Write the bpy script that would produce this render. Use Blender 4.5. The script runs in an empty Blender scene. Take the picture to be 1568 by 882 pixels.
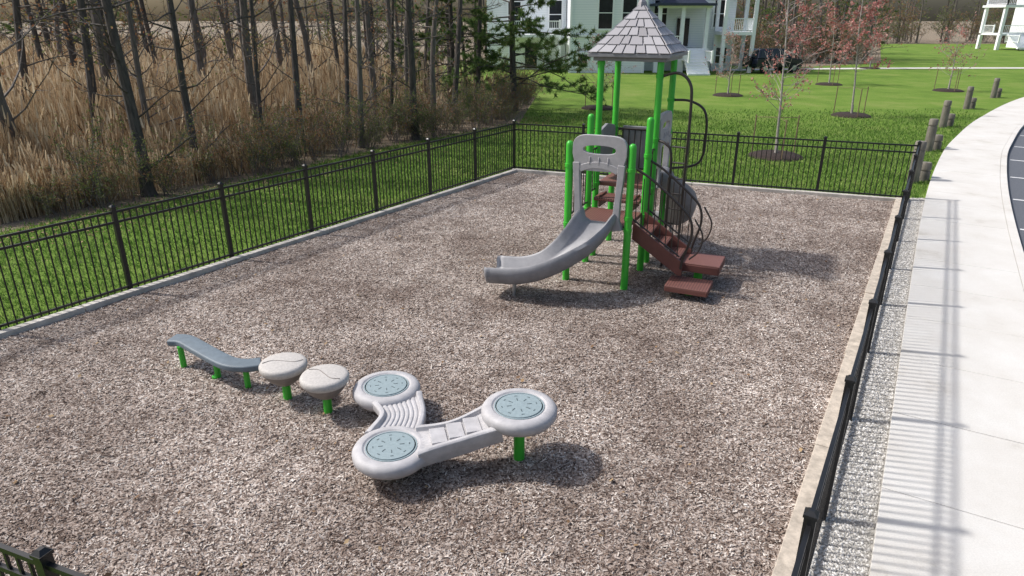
import bpy, math, random
import numpy as np
from mathutils import Vector, Matrix
S=bpy.context.scene
COL=S.collection
R=random.Random(7)
NR=np.random.default_rng(5)
def lin(c): return tuple(c)+(1,)
# ---------------------------------------------------------------- materials
def newmat(n):
    m=bpy.data.materials.new(n); m.use_nodes=True
    nt=m.node_tree; b=nt.nodes['Principled BSDF']
    return m,nt,b
def ramp(nt,stops,fac):
    r=nt.nodes.new('ShaderNodeValToRGB'); e=r.color_ramp.elements
    while len(e)<len(stops): e.new(0.5)
    for i,(p,c) in enumerate(stops): e[i].position=p; e[i].color=lin(c)
    nt.links.new(fac,r.inputs[0]); return r.outputs[0]
def noise(nt,scale,detail=4,rough=.6,coord='Object',stretch=None):
    tc=nt.nodes.new('ShaderNodeTexCoord'); n=nt.nodes.new('ShaderNodeTexNoise')
    n.inputs['Scale'].default_value=scale;n.inputs['Detail'].default_value=detail;n.inputs['Roughness'].default_value=rough
    o=tc.outputs[coord]
    if stretch:
        mp=nt.nodes.new('ShaderNodeMapping'); mp.inputs['Scale'].default_value=stretch
        nt.links.new(o,mp.inputs[0]); o=mp.outputs[0]
    nt.links.new(o,n.inputs['Vector']); return n.outputs['Fac']
def bump(nt,b,h,st,dist=.02):
    bp=nt.nodes.new('ShaderNodeBump'); bp.inputs['Strength'].default_value=st; bp.inputs['Distance'].default_value=dist
    nt.links.new(h,bp.inputs['Height']); nt.links.new(bp.outputs[0],b.inputs['Normal'])
def mix(nt,a,b_,fac,mode='MIX'):
    m=nt.nodes.new('ShaderNodeMix'); m.data_type='RGBA'; m.blend_type=mode
    if isinstance(fac,(int,float)): m.inputs[0].default_value=fac
    else: nt.links.new(fac,m.inputs[0])
    for v,i in((a,6),(b_,7)):
        if isinstance(v,tuple): m.inputs[i].default_value=lin(v)
        else: nt.links.new(v,m.inputs[i])
    return m.outputs[2]
def M(n,c,rough=.6,sc=6,var=.15,bs=.1,metal=0,stretch=None,detail=5,bd=.01):
    m,nt,b=newmat(n)
    f=noise(nt,sc,detail,.65,'Object',stretch)
    o=ramp(nt,[(.3,tuple(x*(1-var) for x in c)),(.7,tuple(min(1,x*(1+var)) for x in c))],f)
    nt.links.new(o,b.inputs['Base Color']); b.inputs['Roughness'].default_value=rough; b.inputs['Metallic'].default_value=metal
    if bs: bump(nt,b,f,bs,bd)
    return m
def patches(nt,o):
    f=noise(nt,.45,7,.68)
    o2=ramp(nt,[(.36,(.62,.56,.53)),(.5,(.91,.88,.86)),(.64,(1.2,1.19,1.18))],f)
    o=mix(nt,o,o2,1.0,'MULTIPLY')
    f=noise(nt,3.2,4,.6)
    o2=ramp(nt,[(.32,(.76,.73,.71)),(.55,(1.04,1.04,1.04))],f)
    return mix(nt,o,o2,1.0,'MULTIPLY')
def MI(n,cols,rough=.7,trans=0,big=None):
    m,nt,b=newmat(n)
    g=nt.nodes.new('ShaderNodeNewGeometry')
    k=len(cols)
    o=ramp(nt,[(i/(k-1),c) for i,c in enumerate(cols)],g.outputs['Random Per Island'])
    if big=='mulch': o=patches(nt,o)
    elif big:
        f=noise(nt,big[0],4,.6,'Object')
        o2=ramp(nt,[(.35,big[1]),(.65,big[2])],f)
        o=mix(nt,o,o2,1.0,'MULTIPLY')
    nt.links.new(o,b.inputs['Base Color']); b.inputs['Roughness'].default_value=rough
    b.inputs['Specular IOR Level'].default_value=.2
    if trans:
        t=nt.nodes.new('ShaderNodeBsdfTranslucent'); nt.links.new(o,t.inputs[0])
        ms=nt.nodes.new('ShaderNodeMixShader'); ms.inputs[0].default_value=trans
        out=nt.nodes['Material Output']
        nt.links.new(b.outputs[0],ms.inputs[1]);nt.links.new(t.outputs[0],ms.inputs[2]);nt.links.new(ms.outputs[0],out.inputs[0])
    return m
m_green=M('green_powdercoat',(.05,.44,.035),.35,3,.08,.02)
m_black=M('black_aluminium',(.012,.012,.013),.4,8,.2,0)
m_grey=M('grey_plastic',(.235,.235,.25),.5,5,.16,.06)
m_lgrey=M('light_grey_plastic',(.37,.36,.37),.55,7,.12,.08)
m_bridge=M('pale_grey_plastic',(.43,.42,.43),.6,9,.15,.1)
m_taupe=M('taupe_plastic',(.47,.445,.42),.65,40,.16,.15)
m_taupe_d=M('dark_taupe_plastic',(.21,.185,.17),.55,9,.12,.06)
m_slate=M('slate_blue_plastic',(.135,.17,.20),.55,9,.15,.08)
m_teal=M('blue_grey_inset',(.255,.32,.34),.55,30,.12,.1)
m_slot=M('inset_slots',(.09,.12,.13),.6,30,.12,0)
m_steel=M('galvanised_steel',(.4,.42,.44),.35,10,.1,0,.8)
m_rail=M('brown_railing_metal',(.032,.025,.023),.4,8,.2,0)
m_white=M('white_trim',(.86,.88,.90),.5,4,.04,0)
m_glass=M('dark_window_glass',(.02,.025,.03),.08,2,.3,0)
m_tire=M('rubber',(.02,.02,.02),.8,5,.1,0)
m_car=M('navy_car_paint',(.012,.016,.03),.2,2,.1,0)
m_roofdark=M('dark_roofing',(.03,.04,.07),.6,12,.3,.2)
m_bark=M('tree_bark',(.15,.13,.115),.9,5,.45,.8,0,(3,3,.6),6,.05)
m_barkd=M('dark_bark',(.08,.069,.061),.9,5,.5,.8,0,(3,3,.6),6,.05)
m_barkl=M('pale_bark',(.34,.31,.28),.85,12,.3,.4)
m_ring=M('dark_mulch',(.035,.022,.018),.95,25,.5,.8,0,None,6,.05)
m_timber=M('weathered_timber',(.17,.155,.13),.9,4,.4,.5,0,(3,3,1),7)
m_border=M('timber_border',(.47,.41,.34),.85,5,.32,.5,0,(2,2,5),7)
m_border2=M('concrete_border',(.47,.44,.40),.85,4,.28,.4)
m_stake=M('stake_wood',(.2,.14,.09),.8,9,.2,.2)
def mk_deck():
    m,nt,b=newmat('brown_perforated_deck')
    tc=nt.nodes.new('ShaderNodeTexCoord'); v=nt.nodes.new('ShaderNodeTexVoronoi'); v.inputs['Scale'].default_value=24; v.inputs['Randomness'].default_value=0
    nt.links.new(tc.outputs['Object'],v.inputs['Vector'])
    o=ramp(nt,[(.24,(.025,.011,.009)),(.32,(.18,.078,.064))],v.outputs['Distance'])
    nt.links.new(o,b.inputs['Base Color']); b.inputs['Roughness'].default_value=.55
    bump(nt,b,v.outputs['Distance'],.4,.01)
    return m
m_deck=mk_deck()
m_brown=M('brown_coated_steel',(.14,.052,.042),.5,6,.12,.05)
m_shingle=MI('lilac_grey_shingle',[(.28,.27,.285),(.37,.36,.38),(.44,.43,.45),(.33,.32,.34)],.6)
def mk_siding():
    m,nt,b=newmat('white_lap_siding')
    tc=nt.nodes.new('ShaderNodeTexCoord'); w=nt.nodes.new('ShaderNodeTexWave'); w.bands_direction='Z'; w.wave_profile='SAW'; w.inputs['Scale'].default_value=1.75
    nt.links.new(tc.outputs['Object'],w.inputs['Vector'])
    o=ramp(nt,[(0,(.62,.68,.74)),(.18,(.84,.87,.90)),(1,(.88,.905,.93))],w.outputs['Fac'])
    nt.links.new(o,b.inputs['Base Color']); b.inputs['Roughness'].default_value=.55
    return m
m_siding=mk_siding()
def mk_mulch():
    m,nt,b=newmat('wood_chip_surface')
    tc=nt.nodes.new('ShaderNodeTexCoord')
    nz=nt.nodes.new('ShaderNodeTexNoise'); nz.inputs['Scale'].default_value=14; nz.inputs['Detail'].default_value=2
    nt.links.new(tc.outputs['Object'],nz.inputs['Vector'])
    wv=nt.nodes.new('ShaderNodeMix'); wv.data_type='RGBA'; wv.inputs[0].default_value=.12
    nt.links.new(tc.outputs['Object'],wv.inputs[6]); nt.links.new(nz.outputs['Color'],wv.inputs[7])
    v=nt.nodes.new('ShaderNodeTexVoronoi'); v.inputs['Scale'].default_value=58
    nt.links.new(wv.outputs[2],v.inputs['Vector'])
    sp=nt.nodes.new('ShaderNodeSeparateColor'); nt.links.new(v.outputs['Color'],sp.inputs[0])
    o=ramp(nt,[(0,(.06,.043,.035)),(.3,(.21,.165,.14)),(.6,(.37,.315,.28)),(1,(.60,.55,.51))],sp.outputs[0])
    o=patches(nt,o)
    nt.links.new(o,b.inputs['Base Color']); b.inputs['Roughness'].default_value=.9
    bump(nt,b,sp.outputs[1],.7,.02)
    return m
m_mulch=mk_mulch()
m_chips=MI('wood_chips',[(.05,.034,.028),(.19,.14,.115),(.34,.28,.24),(.47,.42,.38),(.74,.71,.67)],.85,0,'mulch')
def mk_grass():
    m,nt,b=newmat('lawn_grass')
    f=noise(nt,.35,7,.7); g=noise(nt,25,5,.8)
    o=ramp(nt,[(.3,(.095,.17,.033)),(.5,(.145,.24,.046)),(.72,(.23,.28,.09))],f)
    o2=ramp(nt,[(.3,(.6,.62,.5)),(.7,(1.25,1.2,1.1))],g)
    o=mix(nt,o,o2,1.0,'MULTIPLY')
    nt.links.new(o,b.inputs['Base Color']); b.inputs['Roughness'].default_value=.9; b.inputs['Specular IOR Level'].default_value=.1
    bump(nt,b,g,.6,.04)
    return m
m_lawn=mk_grass()
m_blade=MI('grass_blades',[(.08,.155,.028),(.13,.25,.045),(.19,.32,.065),(.31,.35,.15)],.7,.3,(.6,(.7,.76,.7),(1.15,1.1,1.1)))
def mk_litter():
    m,nt,b=newmat('leaf_litter_ground')
    f=noise(nt,.6,6,.7); g=noise(nt,18,6,.8)
    o=ramp(nt,[(.3,(.16,.125,.085)),(.55,(.28,.22,.155)),(.75,(.19,.19,.09))],f)
    o2=ramp(nt,[(.3,(.5,.5,.5)),(.7,(1.3,1.3,1.3))],g)
    o=mix(nt,o,o2,1.0,'MULTIPLY')
    nt.links.new(o,b.inputs['Base Color']); b.inputs['Roughness'].default_value=.95
    bump(nt,b,g,.8,.08); return m
m_litter=mk_litter()
def mk_conc():
    m,nt,b=newmat('sidewalk_concrete')
    f=noise(nt,.9,9,.7); g=noise(nt,70,4,.7)
    o=ramp(nt,[(.30,(.47,.44,.39)),(.42,(.60,.575,.535)),(.7,(.67,.655,.625))],f)
    o2=ramp(nt,[(.3,(.88,.88,.88)),(.7,(1.06,1.06,1.06))],g)
    o=mix(nt,o,o2,1.0,'MULTIPLY')
    nt.links.new(o,b.inputs['Base Color']); b.inputs['Roughness'].default_value=.85; bump(nt,b,g,.3,.004)
    return m
m_conc=mk_conc()
m_asph=M('asphalt',(.10,.108,.125),.85,60,.35,.3)
m_line=M('road_paint',(.7,.7,.7),.6,20,.1,0)
m_gravel=MI('white_gravel',[(.26,.25,.23),(.44,.42,.39),(.60,.58,.55),(.76,.745,.72)],.85)
m_gravbase=M('gravel_bed',(.34,.325,.30),.9,60,.4,.5)
m_reed=MI('dry_reeds',[(.26,.165,.09),(.46,.33,.20),(.62,.49,.32),(.72,.62,.45)],.8,.3)
m_leaf=MI('fallen_leaves',[(.14,.08,.045),(.24,.15,.08),(.36,.26,.15)],.8)
m_twigleaf=MI('budding_leaves',[(.26,.11,.06),(.36,.18,.09),(.22,.17,.06),(.18,.21,.06)],.7,.3)
m_redbud=MI('red_buds',[(.40,.12,.11),(.52,.22,.20),(.50,.33,.28)],.7,.3)
m_green_l=MI('shrub_leaves',[(.08,.13,.03),(.13,.19,.045),(.2,.23,.07),(.22,.16,.09)],.7,.3)
m_needle=MI('pine_needles',[(.06,.13,.04),(.10,.19,.05),(.16,.25,.07),(.22,.22,.08)],.6,.3)
# ---------------------------------------------------------------- mesh builder
class MB:
    def __init__(s): s.v=[];s.f=[];s.m=[]
    def add(s,vs,fs,mat=0):
        o=len(s.v); s.v+= [tuple(p) for p in vs]; s.f+=[tuple(i+o for i in f) for f in fs]; s.m+=[mat]*len(fs)
    def box(s,c,d,mat=0,rz=0,mx=None,taper=1):
        c=Vector(c); vs=[]
        rot=Matrix.Rotation(rz,3,'Z') if mx is None else mx
        for z in(-1,1):
            k=taper if z>0 else 1
            for x,y in((-1,-1),(1,-1),(1,1),(-1,1)):
                vs.append(c+rot@Vector((x*d[0]/2*k,y*d[1]/2*k,z*d[2]/2)))
        s.add(vs,[(3,2,1,0),(4,5,6,7),(0,1,5,4),(1,2,6,5),(2,3,7,6),(3,0,4,7)],mat)
    def tube(s,pts,r,n=6,mat=0,cap=True):
        pts=[Vector(p) for p in pts]; k=len(pts)
        if not isinstance(r,(list,tuple)): r=[r]*k
        d0=(pts[-1]-pts[0]); ref=Vector((1,0,0)) if abs(d0.z)>max(abs(d0.x),abs(d0.y)) else Vector((0,0,1))
        if d0.length<1e-6: ref=Vector((0,0,1))
        vs=[]
        for i,p in enumerate(pts):
            t=(pts[min(i+1,k-1)]-pts[max(i-1,0)]).normalized()
            a=t.cross(ref)
            if a.length<1e-3: a=t.cross(Vector((0.3,1,0.2)))
            a.normalize(); b=t.cross(a)
            for j in range(n):
                w=2*math.pi*j/n; vs.append(p+(a*math.cos(w)+b*math.sin(w))*r[i])
        fs=[]
        for i in range(k-1):
            for j in range(n):
                q=(j+1)%n; fs.append((i*n+j,i*n+q,(i+1)*n+q,(i+1)*n+j))
        if cap: fs.append(tuple(range(n-1,-1,-1))); fs.append(tuple((k-1)*n+j for j in range(n)))
        s.add(vs,fs,mat)
    def sweep(s,path,prof,mat=0,scales=None,up=(0,0,1)):
        path=[Vector(p) for p in path]; k=len(path); n=len(prof); vs=[]
        up=Vector(up)
        for i,p in enumerate(path):
            t=(path[min(i+1,k-1)]-path[max(i-1,0)]).normalized()
            sd=t.cross(up).normalized(); u2=sd.cross(t)
            c=scales[i] if scales else 1
            for a,b in prof: vs.append(p+sd*a*c+u2*b)
        fs=[]
        for i in range(k-1):
            for j in range(n):
                q=(j+1)%n; fs.append((i*n+j,i*n+q,(i+1)*n+q,(i+1)*n+j))
        fs.append(tuple(range(n-1,-1,-1))); fs.append(tuple((k-1)*n+j for j in range(n)))
        s.add(vs,fs,mat)
    def lathe(s,c,prof,n=32,mat=0):
        c=Vector(c); vs=[]
        for r,z in prof:
            for j in range(n):
                w=2*math.pi*j/n; vs.append(c+Vector((r*math.cos(w),r*math.sin(w),z)))
        fs=[]
        for i in range(len(prof)-1):
            for j in range(n):
                q=(j+1)%n; fs.append((i*n+j,i*n+q,(i+1)*n+q,(i+1)*n+j))
        fs.append(tuple(range(n-1,-1,-1))); fs.append(tuple((len(prof)-1)*n+j for j in range(n)))
        s.add(vs,fs,mat)
    def poly(s,pts,z0,z1,mat=0):
        n=len(pts); vs=[(p[0],p[1],z0) for p in pts]+[(p[0],p[1],z1) for p in pts]
        s.add(vs,[tuple(range(n-1,-1,-1)),tuple(range(n,2*n))]+[(i,(i+1)%n,n+(i+1)%n,n+i) for i in range(n)],mat)
    def mesh(s,name,mats):
        me=bpy.data.meshes.new(name); me.from_pydata(s.v,[],s.f)
        for m in mats: me.materials.append(m)
        if len(mats)>1: me.polygons.foreach_set('material_index',s.m)
        me.update(); return me
    def obj(s,name,mats,parent=None,smooth=False,bevel=0,sub=0,loc=None,rz=0):
        me=s.mesh(name,mats)
        o=bpy.data.objects.new(name,me); COL.objects.link(o)
        if parent: o.parent=parent
        if loc: o.location=loc
        o.rotation_euler[2]=rz
        if bevel:
            b=o.modifiers.new('bevel','BEVEL'); b.width=bevel; b.segments=2; b.limit_method='ANGLE'; b.angle_limit=math.radians(40)
        if smooth:
            me.polygons.foreach_set('use_smooth',[True]*len(me.polygons))
            try: me.set_sharp_from_angle(angle=math.radians(50))
            except Exception: pass
        return o
def empty(name,loc=(0,0,0),rz=0):
    e=bpy.data.objects.new(name,None); COL.objects.link(e); e.location=loc; e.rotation_euler[2]=rz; e.empty_display_size=.2
    return e
def npmesh(name,V,mat,parent=None):
    n,k,_=V.shape
    me=bpy.data.meshes.new(name); me.vertices.add(n*k); me.loops.add(n*k); me.polygons.add(n)
    me.vertices.foreach_set('co',V.astype(np.float32).ravel())
    me.loops.foreach_set('vertex_index',np.arange(n*k,dtype=np.int32))
    me.polygons.foreach_set('loop_start',np.arange(0,n*k,k,dtype=np.int32))
    try: me.polygons.foreach_set('loop_total',np.full(n,k,dtype=np.int32))
    except Exception: pass
    me.materials.append(mat); me.update(calc_edges=True)
    o=bpy.data.objects.new(name,me); COL.objects.link(o)
    if parent: o.parent=parent
    return o
def link(name,me,loc,rz=0,sc=1,parent=None,tilt=(0,0)):
    o=bpy.data.objects.new(name,me); COL.objects.link(o); o.location=loc; o.rotation_euler=(tilt[0],tilt[1],rz)
    o.scale=(sc,sc,sc) if not isinstance(sc,tuple) else sc
    if parent: o.parent=parent
    return o
def catmull(P,n=6):
    P=[Vector(p) for p in P]; Q=[P[0]*2-P[1]]+P+[P[-1]*2-P[-2]]; out=[]
    for i in range(1,len(Q)-2):
        for j in range(n):
            t=j/n; a,b,c,d=Q[i-1],Q[i],Q[i+1],Q[i+2]
            out.append(.5*((2*b)+(c-a)*t+(2*a-5*b+4*c-d)*t*t+(3*b-a-3*c+d)*t**3))
    out.append(P[-1]); return out
# ---------------------------------------------------------------- layout
C1=(0.06,19.5); C2=(9.45,15.95); FR=(.78,1.62); FL=(-9.18,5.46)
UX,UY=.909,-.417
mb=MB(); mb.add([(-700,-300,0),(700,-300,0),(700,900,0),(-700,900,0)],[(0,1,2,3)]); mb.obj('ground',[m_litter])
bY=[-20,-1.3,13.3,17,23.5,29,39,43,56,66]; bX=[-32,-20,-10.6,-7.9,-4.2,.3,1.3,-6,-12,-12]
def bx(y): return float(np.interp(y,bY,bX))
lawn=[(bX[i],bY[i]) for i in range(len(bY))]+[(20,66),(26,64),(36,70),(62,122),(160,122),(160,-20)]
mb=MB(); mb.add([(x,y,.004) for x,y in lawn],[tuple(range(len(lawn)-1,-1,-1))]); mb.obj('lawn',[m_lawn])
pg=[FL,FR,C2,C1]
def inset(poly,d):
    out=[]; n=len(poly)
    for i in range(n):
        p0,p1,p2=Vector(poly[i-1]),Vector(poly[i]),Vector(poly[(i+1)%n])
        e1=(p1-p0).normalized(); e2=(p2-p1).normalized()
        n1=Vector((-e1.y,e1.x)); n2=Vector((-e2.y,e2.x))
        out.append(tuple(p1+(n1+n2)*d/(1+n1.dot(n2))))
    return out
mb=MB(); q=inset(pg,.08); N=60
def mz(x,y): return .024+.014*np.sin(x*1.7+np.sin(y*1.3))*np.sin(y*1.9)+.006*np.sin(x*5.1+y*3.3)*np.sin(y*4.7-x*2)
vs=[];fs=[]
for i in range(N+1):
    for j in range(N+1):
        s_,t_=i/N,j/N
        p=(Vector(q[0])*(1-s_)+Vector(q[1])*s_)*(1-t_)+(Vector(q[3])*(1-s_)+Vector(q[2])*s_)*t_
        vs.append((p.x,p.y,float(mz(p.x,p.y))))
for i in range(N):
    for j in range(N): a=i*(N+1)+j; fs.append((a,a+N+1,a+N+2,a+1))
mb.add(vs,fs); mb.obj('mulch_surface',[m_mulch],smooth=True)
def inside(P,poly):
    ok=np.ones(len(P),bool)
    for i in range(len(poly)):
        a=poly[i];b=poly[(i+1)%len(poly)]
        ok&=((b[0]-a[0])*(P[:,1]-a[1])-(b[1]-a[1])*(P[:,0]-a[0]))>0
    return ok
n=800000
P=np.stack([NR.uniform(-9,9.5,n),2+17.5*NR.random(n)**1.45],1)
P=P[inside(P,inset(pg,.25))][:300000]
n=len(P); ang=NR.uniform(0,math.tau,n); L=NR.uniform(.005,.020,n)*np.where(NR.random(n)<.04,2,1); W=NR.uniform(.0025,.0068,n)
tz=NR.normal(0,.28,n); tw=NR.normal(0,.33,n)
ax=np.stack([np.cos(ang)*np.cos(tz),np.sin(ang)*np.cos(tz),np.sin(tz)],1)*L[:,None]
ay=np.stack([-np.sin(ang)*np.cos(tw),np.cos(ang)*np.cos(tw),np.sin(tw)],1)*W[:,None]
c=np.stack([P[:,0],P[:,1],mz(P[:,0],P[:,1])+.003+np.abs(ax[:,2])*.6+NR.uniform(0,.008,n)],1)
npmesh('wood_chips',np.stack([c-ax-ay,c+ax-ay,c+ax+ay,c-ax+ay],1),m_chips)
def beam_along(p,q_,off,w,z0,z1,name,mat,seg=2.4):
    p=Vector(p);q_=Vector(q_);d=(q_-p);Ln=d.length;d.normalize();nn=Vector((-d.y,d.x)); a=math.atan2(d.y,d.x)
    mb=MB(); k=max(1,round(Ln/seg)); sl=Ln/k
    for i in range(k):
        c=p+d*(sl*(i+.5))+nn*(off+R.uniform(-.008,.008))
        mb.box((c.x,c.y,(z0+z1)/2+R.uniform(-.006,.006)),(sl-.012,w,z1-z0),0,a+R.uniform(-.003,.003))
    mb.obj(name,[mat],bevel=.008)
beam_along(FR,C2,.15,.17,-.02,.10,'timber_border',m_border)
beam_along(C2,C1,.15,.13,-.02,.10,'timber_border',m_border2)
beam_along(C1,FL,.15,.13,-.02,.10,'timber_border',m_border2)
beam_along(FL,FR,.15,.16,-.02,.10,'timber_border',m_border)
def fence(p,q_,sp=1.85):
    p=Vector(p);q_=Vector(q_);d=(q_-p);Ln=d.length;d.normalize(); a=math.atan2(d.y,d.x); mb=MB()
    k=max(1,round(Ln/sp)); sl=Ln/k
    for i in range(k):
        c=p+d*sl*i
        mb.box((c.x,c.y,.70),(.066,.066,1.40),0,a); mb.box((c.x,c.y,1.41),(.08,.08,.02),0,a); mb.box((c.x,c.y,1.432),(.074,.074,.026),0,a,None,.4)
    for i in range(k):
        c=p+d*sl*(i+.5)
        for z in(1.335,1.175,.12): mb.box((c.x,c.y,z),(sl-.066,.028,.034),0,a)
        m=16
        for j in range(1,m+1):
            cc=p+d*(sl*i+ .03+(sl-.06)*j/(m+1))
            mb.box((cc.x,cc.y,.695),(.018,.0165,1.25),0,a)
    return mb.obj('metal_fence',[m_black])
fence(C1,FL);fence(C2,C1);fence(FR,C2);fence(FL,FR)
# sidewalk
Lp=[(-1.2,-2.6),(2.75,4.07),(9.27,14.98),(13.3,21.2),(16.0,24.9),(20.2,30.1),(27.4,37.9),(40,49.5),(60,66)]
Lc=catmull([(a,b,0) for a,b in Lp],24)
step=.5;last=Lc[0];out=[Lc[0].copy()]
for pnt in Lc[1:]:
    while (pnt-last).length>=step:
        last=last+(pnt-last).normalized()*step; out.append(last.copy())
Ls=out; Rs=[]
WD=1.55
for i,p in enumerate(Ls):
    t=(Ls[min(i+1,len(Ls)-1)]-Ls[max(i-1,0)]).normalized(); Rs.append(p+Vector((t.y,-t.x,0))*WD)
sw=empty('sidewalk')
mb=MB()
i=0
while i+3<len(Ls):
    l=[Ls[i+k].copy() for k in range(4)]; r=[Rs[i+k].copy() for k in range(4)]
    g=.005
    tl=(l[1]-l[0]).normalized()*g; l[0]+=tl;r[0]+=tl;tl=(l[3]-l[2]).normalized()*g;l[3]-=tl;r[3]-=tl
    pts=[(p.x,p.y) for p in r]+[(p.x,p.y) for p in reversed(l)]
    mb.poly(pts,-.05,.10+R.uniform(-.002,.002)); i+=3
mb.obj('slabs',[m_conc],sw,bevel=.006)
mb=MB()
for i in range(len(Ls)-1):
    mb.add([(Ls[i].x,Ls[i].y,.075),(Rs[i].x,Rs[i].y,.075),(Rs[i+1].x,Rs[i+1].y,.075),(Ls[i+1].x,Ls[i+1].y,.075)],[(0,1,2,3)])
mb.obj('joint_filler',[m_gravbase],sw)
mb=MB()
for i in range(len(Rs)-1):
    t=(Rs[i+1]-Rs[i]).normalized();nn=Vector((t.y,-t.x,0))
    a,b=Rs[i]+nn*.004,Rs[i+1]+nn*.004; mb.poly([(a.x,a.y),((a+nn*.15).x,(a+nn*.15).y),((b+nn*.15).x,(b+nn*.15).y),(b.x,b.y)],-.05,.105)
mb.obj('kerb',[m_conc])
mb=MB()
for i in range(len(Rs)-1):
    a,b=Rs[i],Rs[i+1]
    mb.add([(a.x,a.y,.009),(a.x+45,a.y-14,.009),(b.x+45,b.y-14,.009),(b.x,b.y,.009)],[(0,1,2,3)])
mb.obj('parking_lot',[m_asph])
mb=MB()
for i in range(4,len(Rs)-8,6):
    t=(Rs[i+1]-Rs[i]).normalized();nn=Vector((t.y,-t.x,0)); a=Rs[i]+nn*.25;b=Rs[i]+nn*5.2
    w=t*.05
    mb.add([tuple((a-w)+Vector((0,0,.013))),tuple((b-w)+Vector((0,0,.013))),tuple((b+w)+Vector((0,0,.013))),tuple((a+w)+Vector((0,0,.013)))],[(0,1,2,3)])
mb.obj('parking_markings',[m_line])
def xr(y): return FR[0]+(y-FR[1])*(C2[0]-FR[0])/(C2[1]-FR[1])
Ly=np.array([p.y for p in Ls]);Lx=np.array([p.x for p in Ls])
mb=MB()
ys=np.linspace(0,16.2,30)
for i in range(29):
    y0,y1=ys[i],ys[i+1]
    mb.add([(xr(y0)-.05,y0,.03),(float(np.interp(y0,Ly,Lx))+.02,y0,.03),(float(np.interp(y1,Ly,Lx))+.02,y1,.03),(xr(y1)-.05,y1,.03)],[(0,1,2,3)])
mb.obj('gravel_bed',[m_gravbase])
n=30000; y=16.2*NR.random(n)**1.3; x0=xr(y)-.04; x1=np.interp(y,Ly,Lx)-.01; x=x0+(x1-x0)*NR.random(n)
s_=NR.uniform(.006,.017,n); oc=np.array([[1,0,0],[0,1,0],[-1,0,0],[0,-1,0],[0,0,1]],float)
a=NR.uniform(0,6.28,n)
V=np.zeros((n,5,3)); 
for k in range(5):
    ox,oy,oz=oc[k]; V[:,k,0]=x+s_*(ox*np.cos(a)-oy*np.sin(a)); V[:,k,1]=y+s_*(ox*np.sin(a)+oy*np.cos(a)); V[:,k,2]=.034+s_*oz*.8
me=bpy.data.meshes.new('white_gravel')
base=np.arange(n)*5
F=np.concatenate([np.stack([base+i,base+(i+1)%4,base+4],1) for i in range(4)])
me.from_pydata(V.reshape(-1,3).tolist(),[],F.tolist()); me.materials.append(m_gravel)
o=bpy.data.objects.new('white_gravel',me);COL.objects.link(o)
# grass blades
n=800000
P=np.stack([NR.uniform(-20,22,n),4+34*NR.random(n)**1.3],1)
ok=P[:,0]>np.interp(P[:,1],bY,bX)+NR.normal(0,.3,n)
ok&=P[:,0]<np.interp(P[:,1],Ly,Lx)-.05
ok&=~inside(P,inset(pg,-.04))
ok&=~((P[:,0]>np.array([xr(t) for t in P[:,1]])-.05)&(P[:,1]<16.2))
ok&=(np.abs(P[:,0])<P[:,1]*.85+2)
ok&=NR.random(n)>(P[:,1]-18)/16
P=P[ok][:200000]; n=len(P); h=NR.uniform(.03,.07,n)*(1+P[:,1]/50); w=NR.uniform(.004,.009,n)*(1+P[:,1]/18); a=NR.uniform(0,6.28,n)
b0=np.stack([P[:,0]-w*np.cos(a),P[:,1]-w*np.sin(a),np.zeros(n)],1);b1=np.stack([P[:,0]+w*np.cos(a),P[:,1]+w*np.sin(a),np.zeros(n)],1)
tp=np.stack([P[:,0]+NR.normal(0,.02,n),P[:,1]+NR.normal(0,.02,n),h],1)
npmesh('grass',np.stack([b0,b1,tp],1),m_blade)
# fallen leaves
n=5200
y=5+26*NR.random(n); x=np.interp(y,bY,bX)+np.abs(NR.normal(0,1.3,n)); x2=NR.uniform(-6,8,n); f=NR.random(n)<.10; x=np.where(f,x2,x); y=np.where(f,NR.uniform(3,16,n),y)
P=np.stack([x,y],1); ins_=inside(P,inset(pg,.3)); out_=~inside(P,inset(pg,-.1)); keep=ins_|(out_&(x<np.interp(y,Ly,Lx)-.1)&~((x>xr(y)-.2)&(y<16.3))); x=x[keep];y=y[keep];n=len(x)
z=np.where(ins_[keep],.055,.05); a=NR.uniform(0,6.28,n); s_=NR.uniform(.012,.035,n)
ax=np.stack([np.cos(a)*s_,np.sin(a)*s_,NR.normal(0,.25,n)*s_],1); ay=np.stack([-np.sin(a)*s_*.6,np.cos(a)*s_*.6,NR.normal(0,.25,n)*s_],1); c=np.stack([x,y,z],1)
npmesh('fallen_leaves',np.stack([c-ax,c-ay,c+ax,c+ay],1),m_leaf)
# ---------------------------------------------------------------- reeds
n=66000
Y=14+56*NR.random(n)**1.6; X=np.interp(Y,bY,bX)-.8-np.abs(NR.random(n))*(Y*.85+np.interp(Y,bY,bX)+4)
cl=np.sin(X*1.3+2*np.sin(Y*.7))+np.sin(Y*1.7)+NR.normal(0,.8,n)
ok=(X>-Y*.86-3)&(cl>-1.2)&((X<-6)|(NR.random(n)<.25)); X=X[ok];Y=Y[ok];n=len(X)
edge=np.clip((np.interp(Y,bY,bX)-X)/4.5,.3,1)
H=NR.uniform(1.5,2.6,n)*edge; a=NR.uniform(0,6.28,n); ln=NR.normal(0,.06,(n,2))*H[:,None]
polys=[]
def tri3(c0,c1,w,ang):
    dx=np.stack([np.cos(ang)*w,np.sin(ang)*w,np.zeros(len(ang))],1)
    return np.stack([c0-dx,c0+dx,c1+dx*.4,c1-dx*.4],1)
B=np.stack([X,Y,np.zeros(n)],1);T=np.stack([X+ln[:,0],Y+ln[:,1],H],1)
wk=(1+Y/30)
polys.append(tri3(B,T,.006*wk,a))
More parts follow.
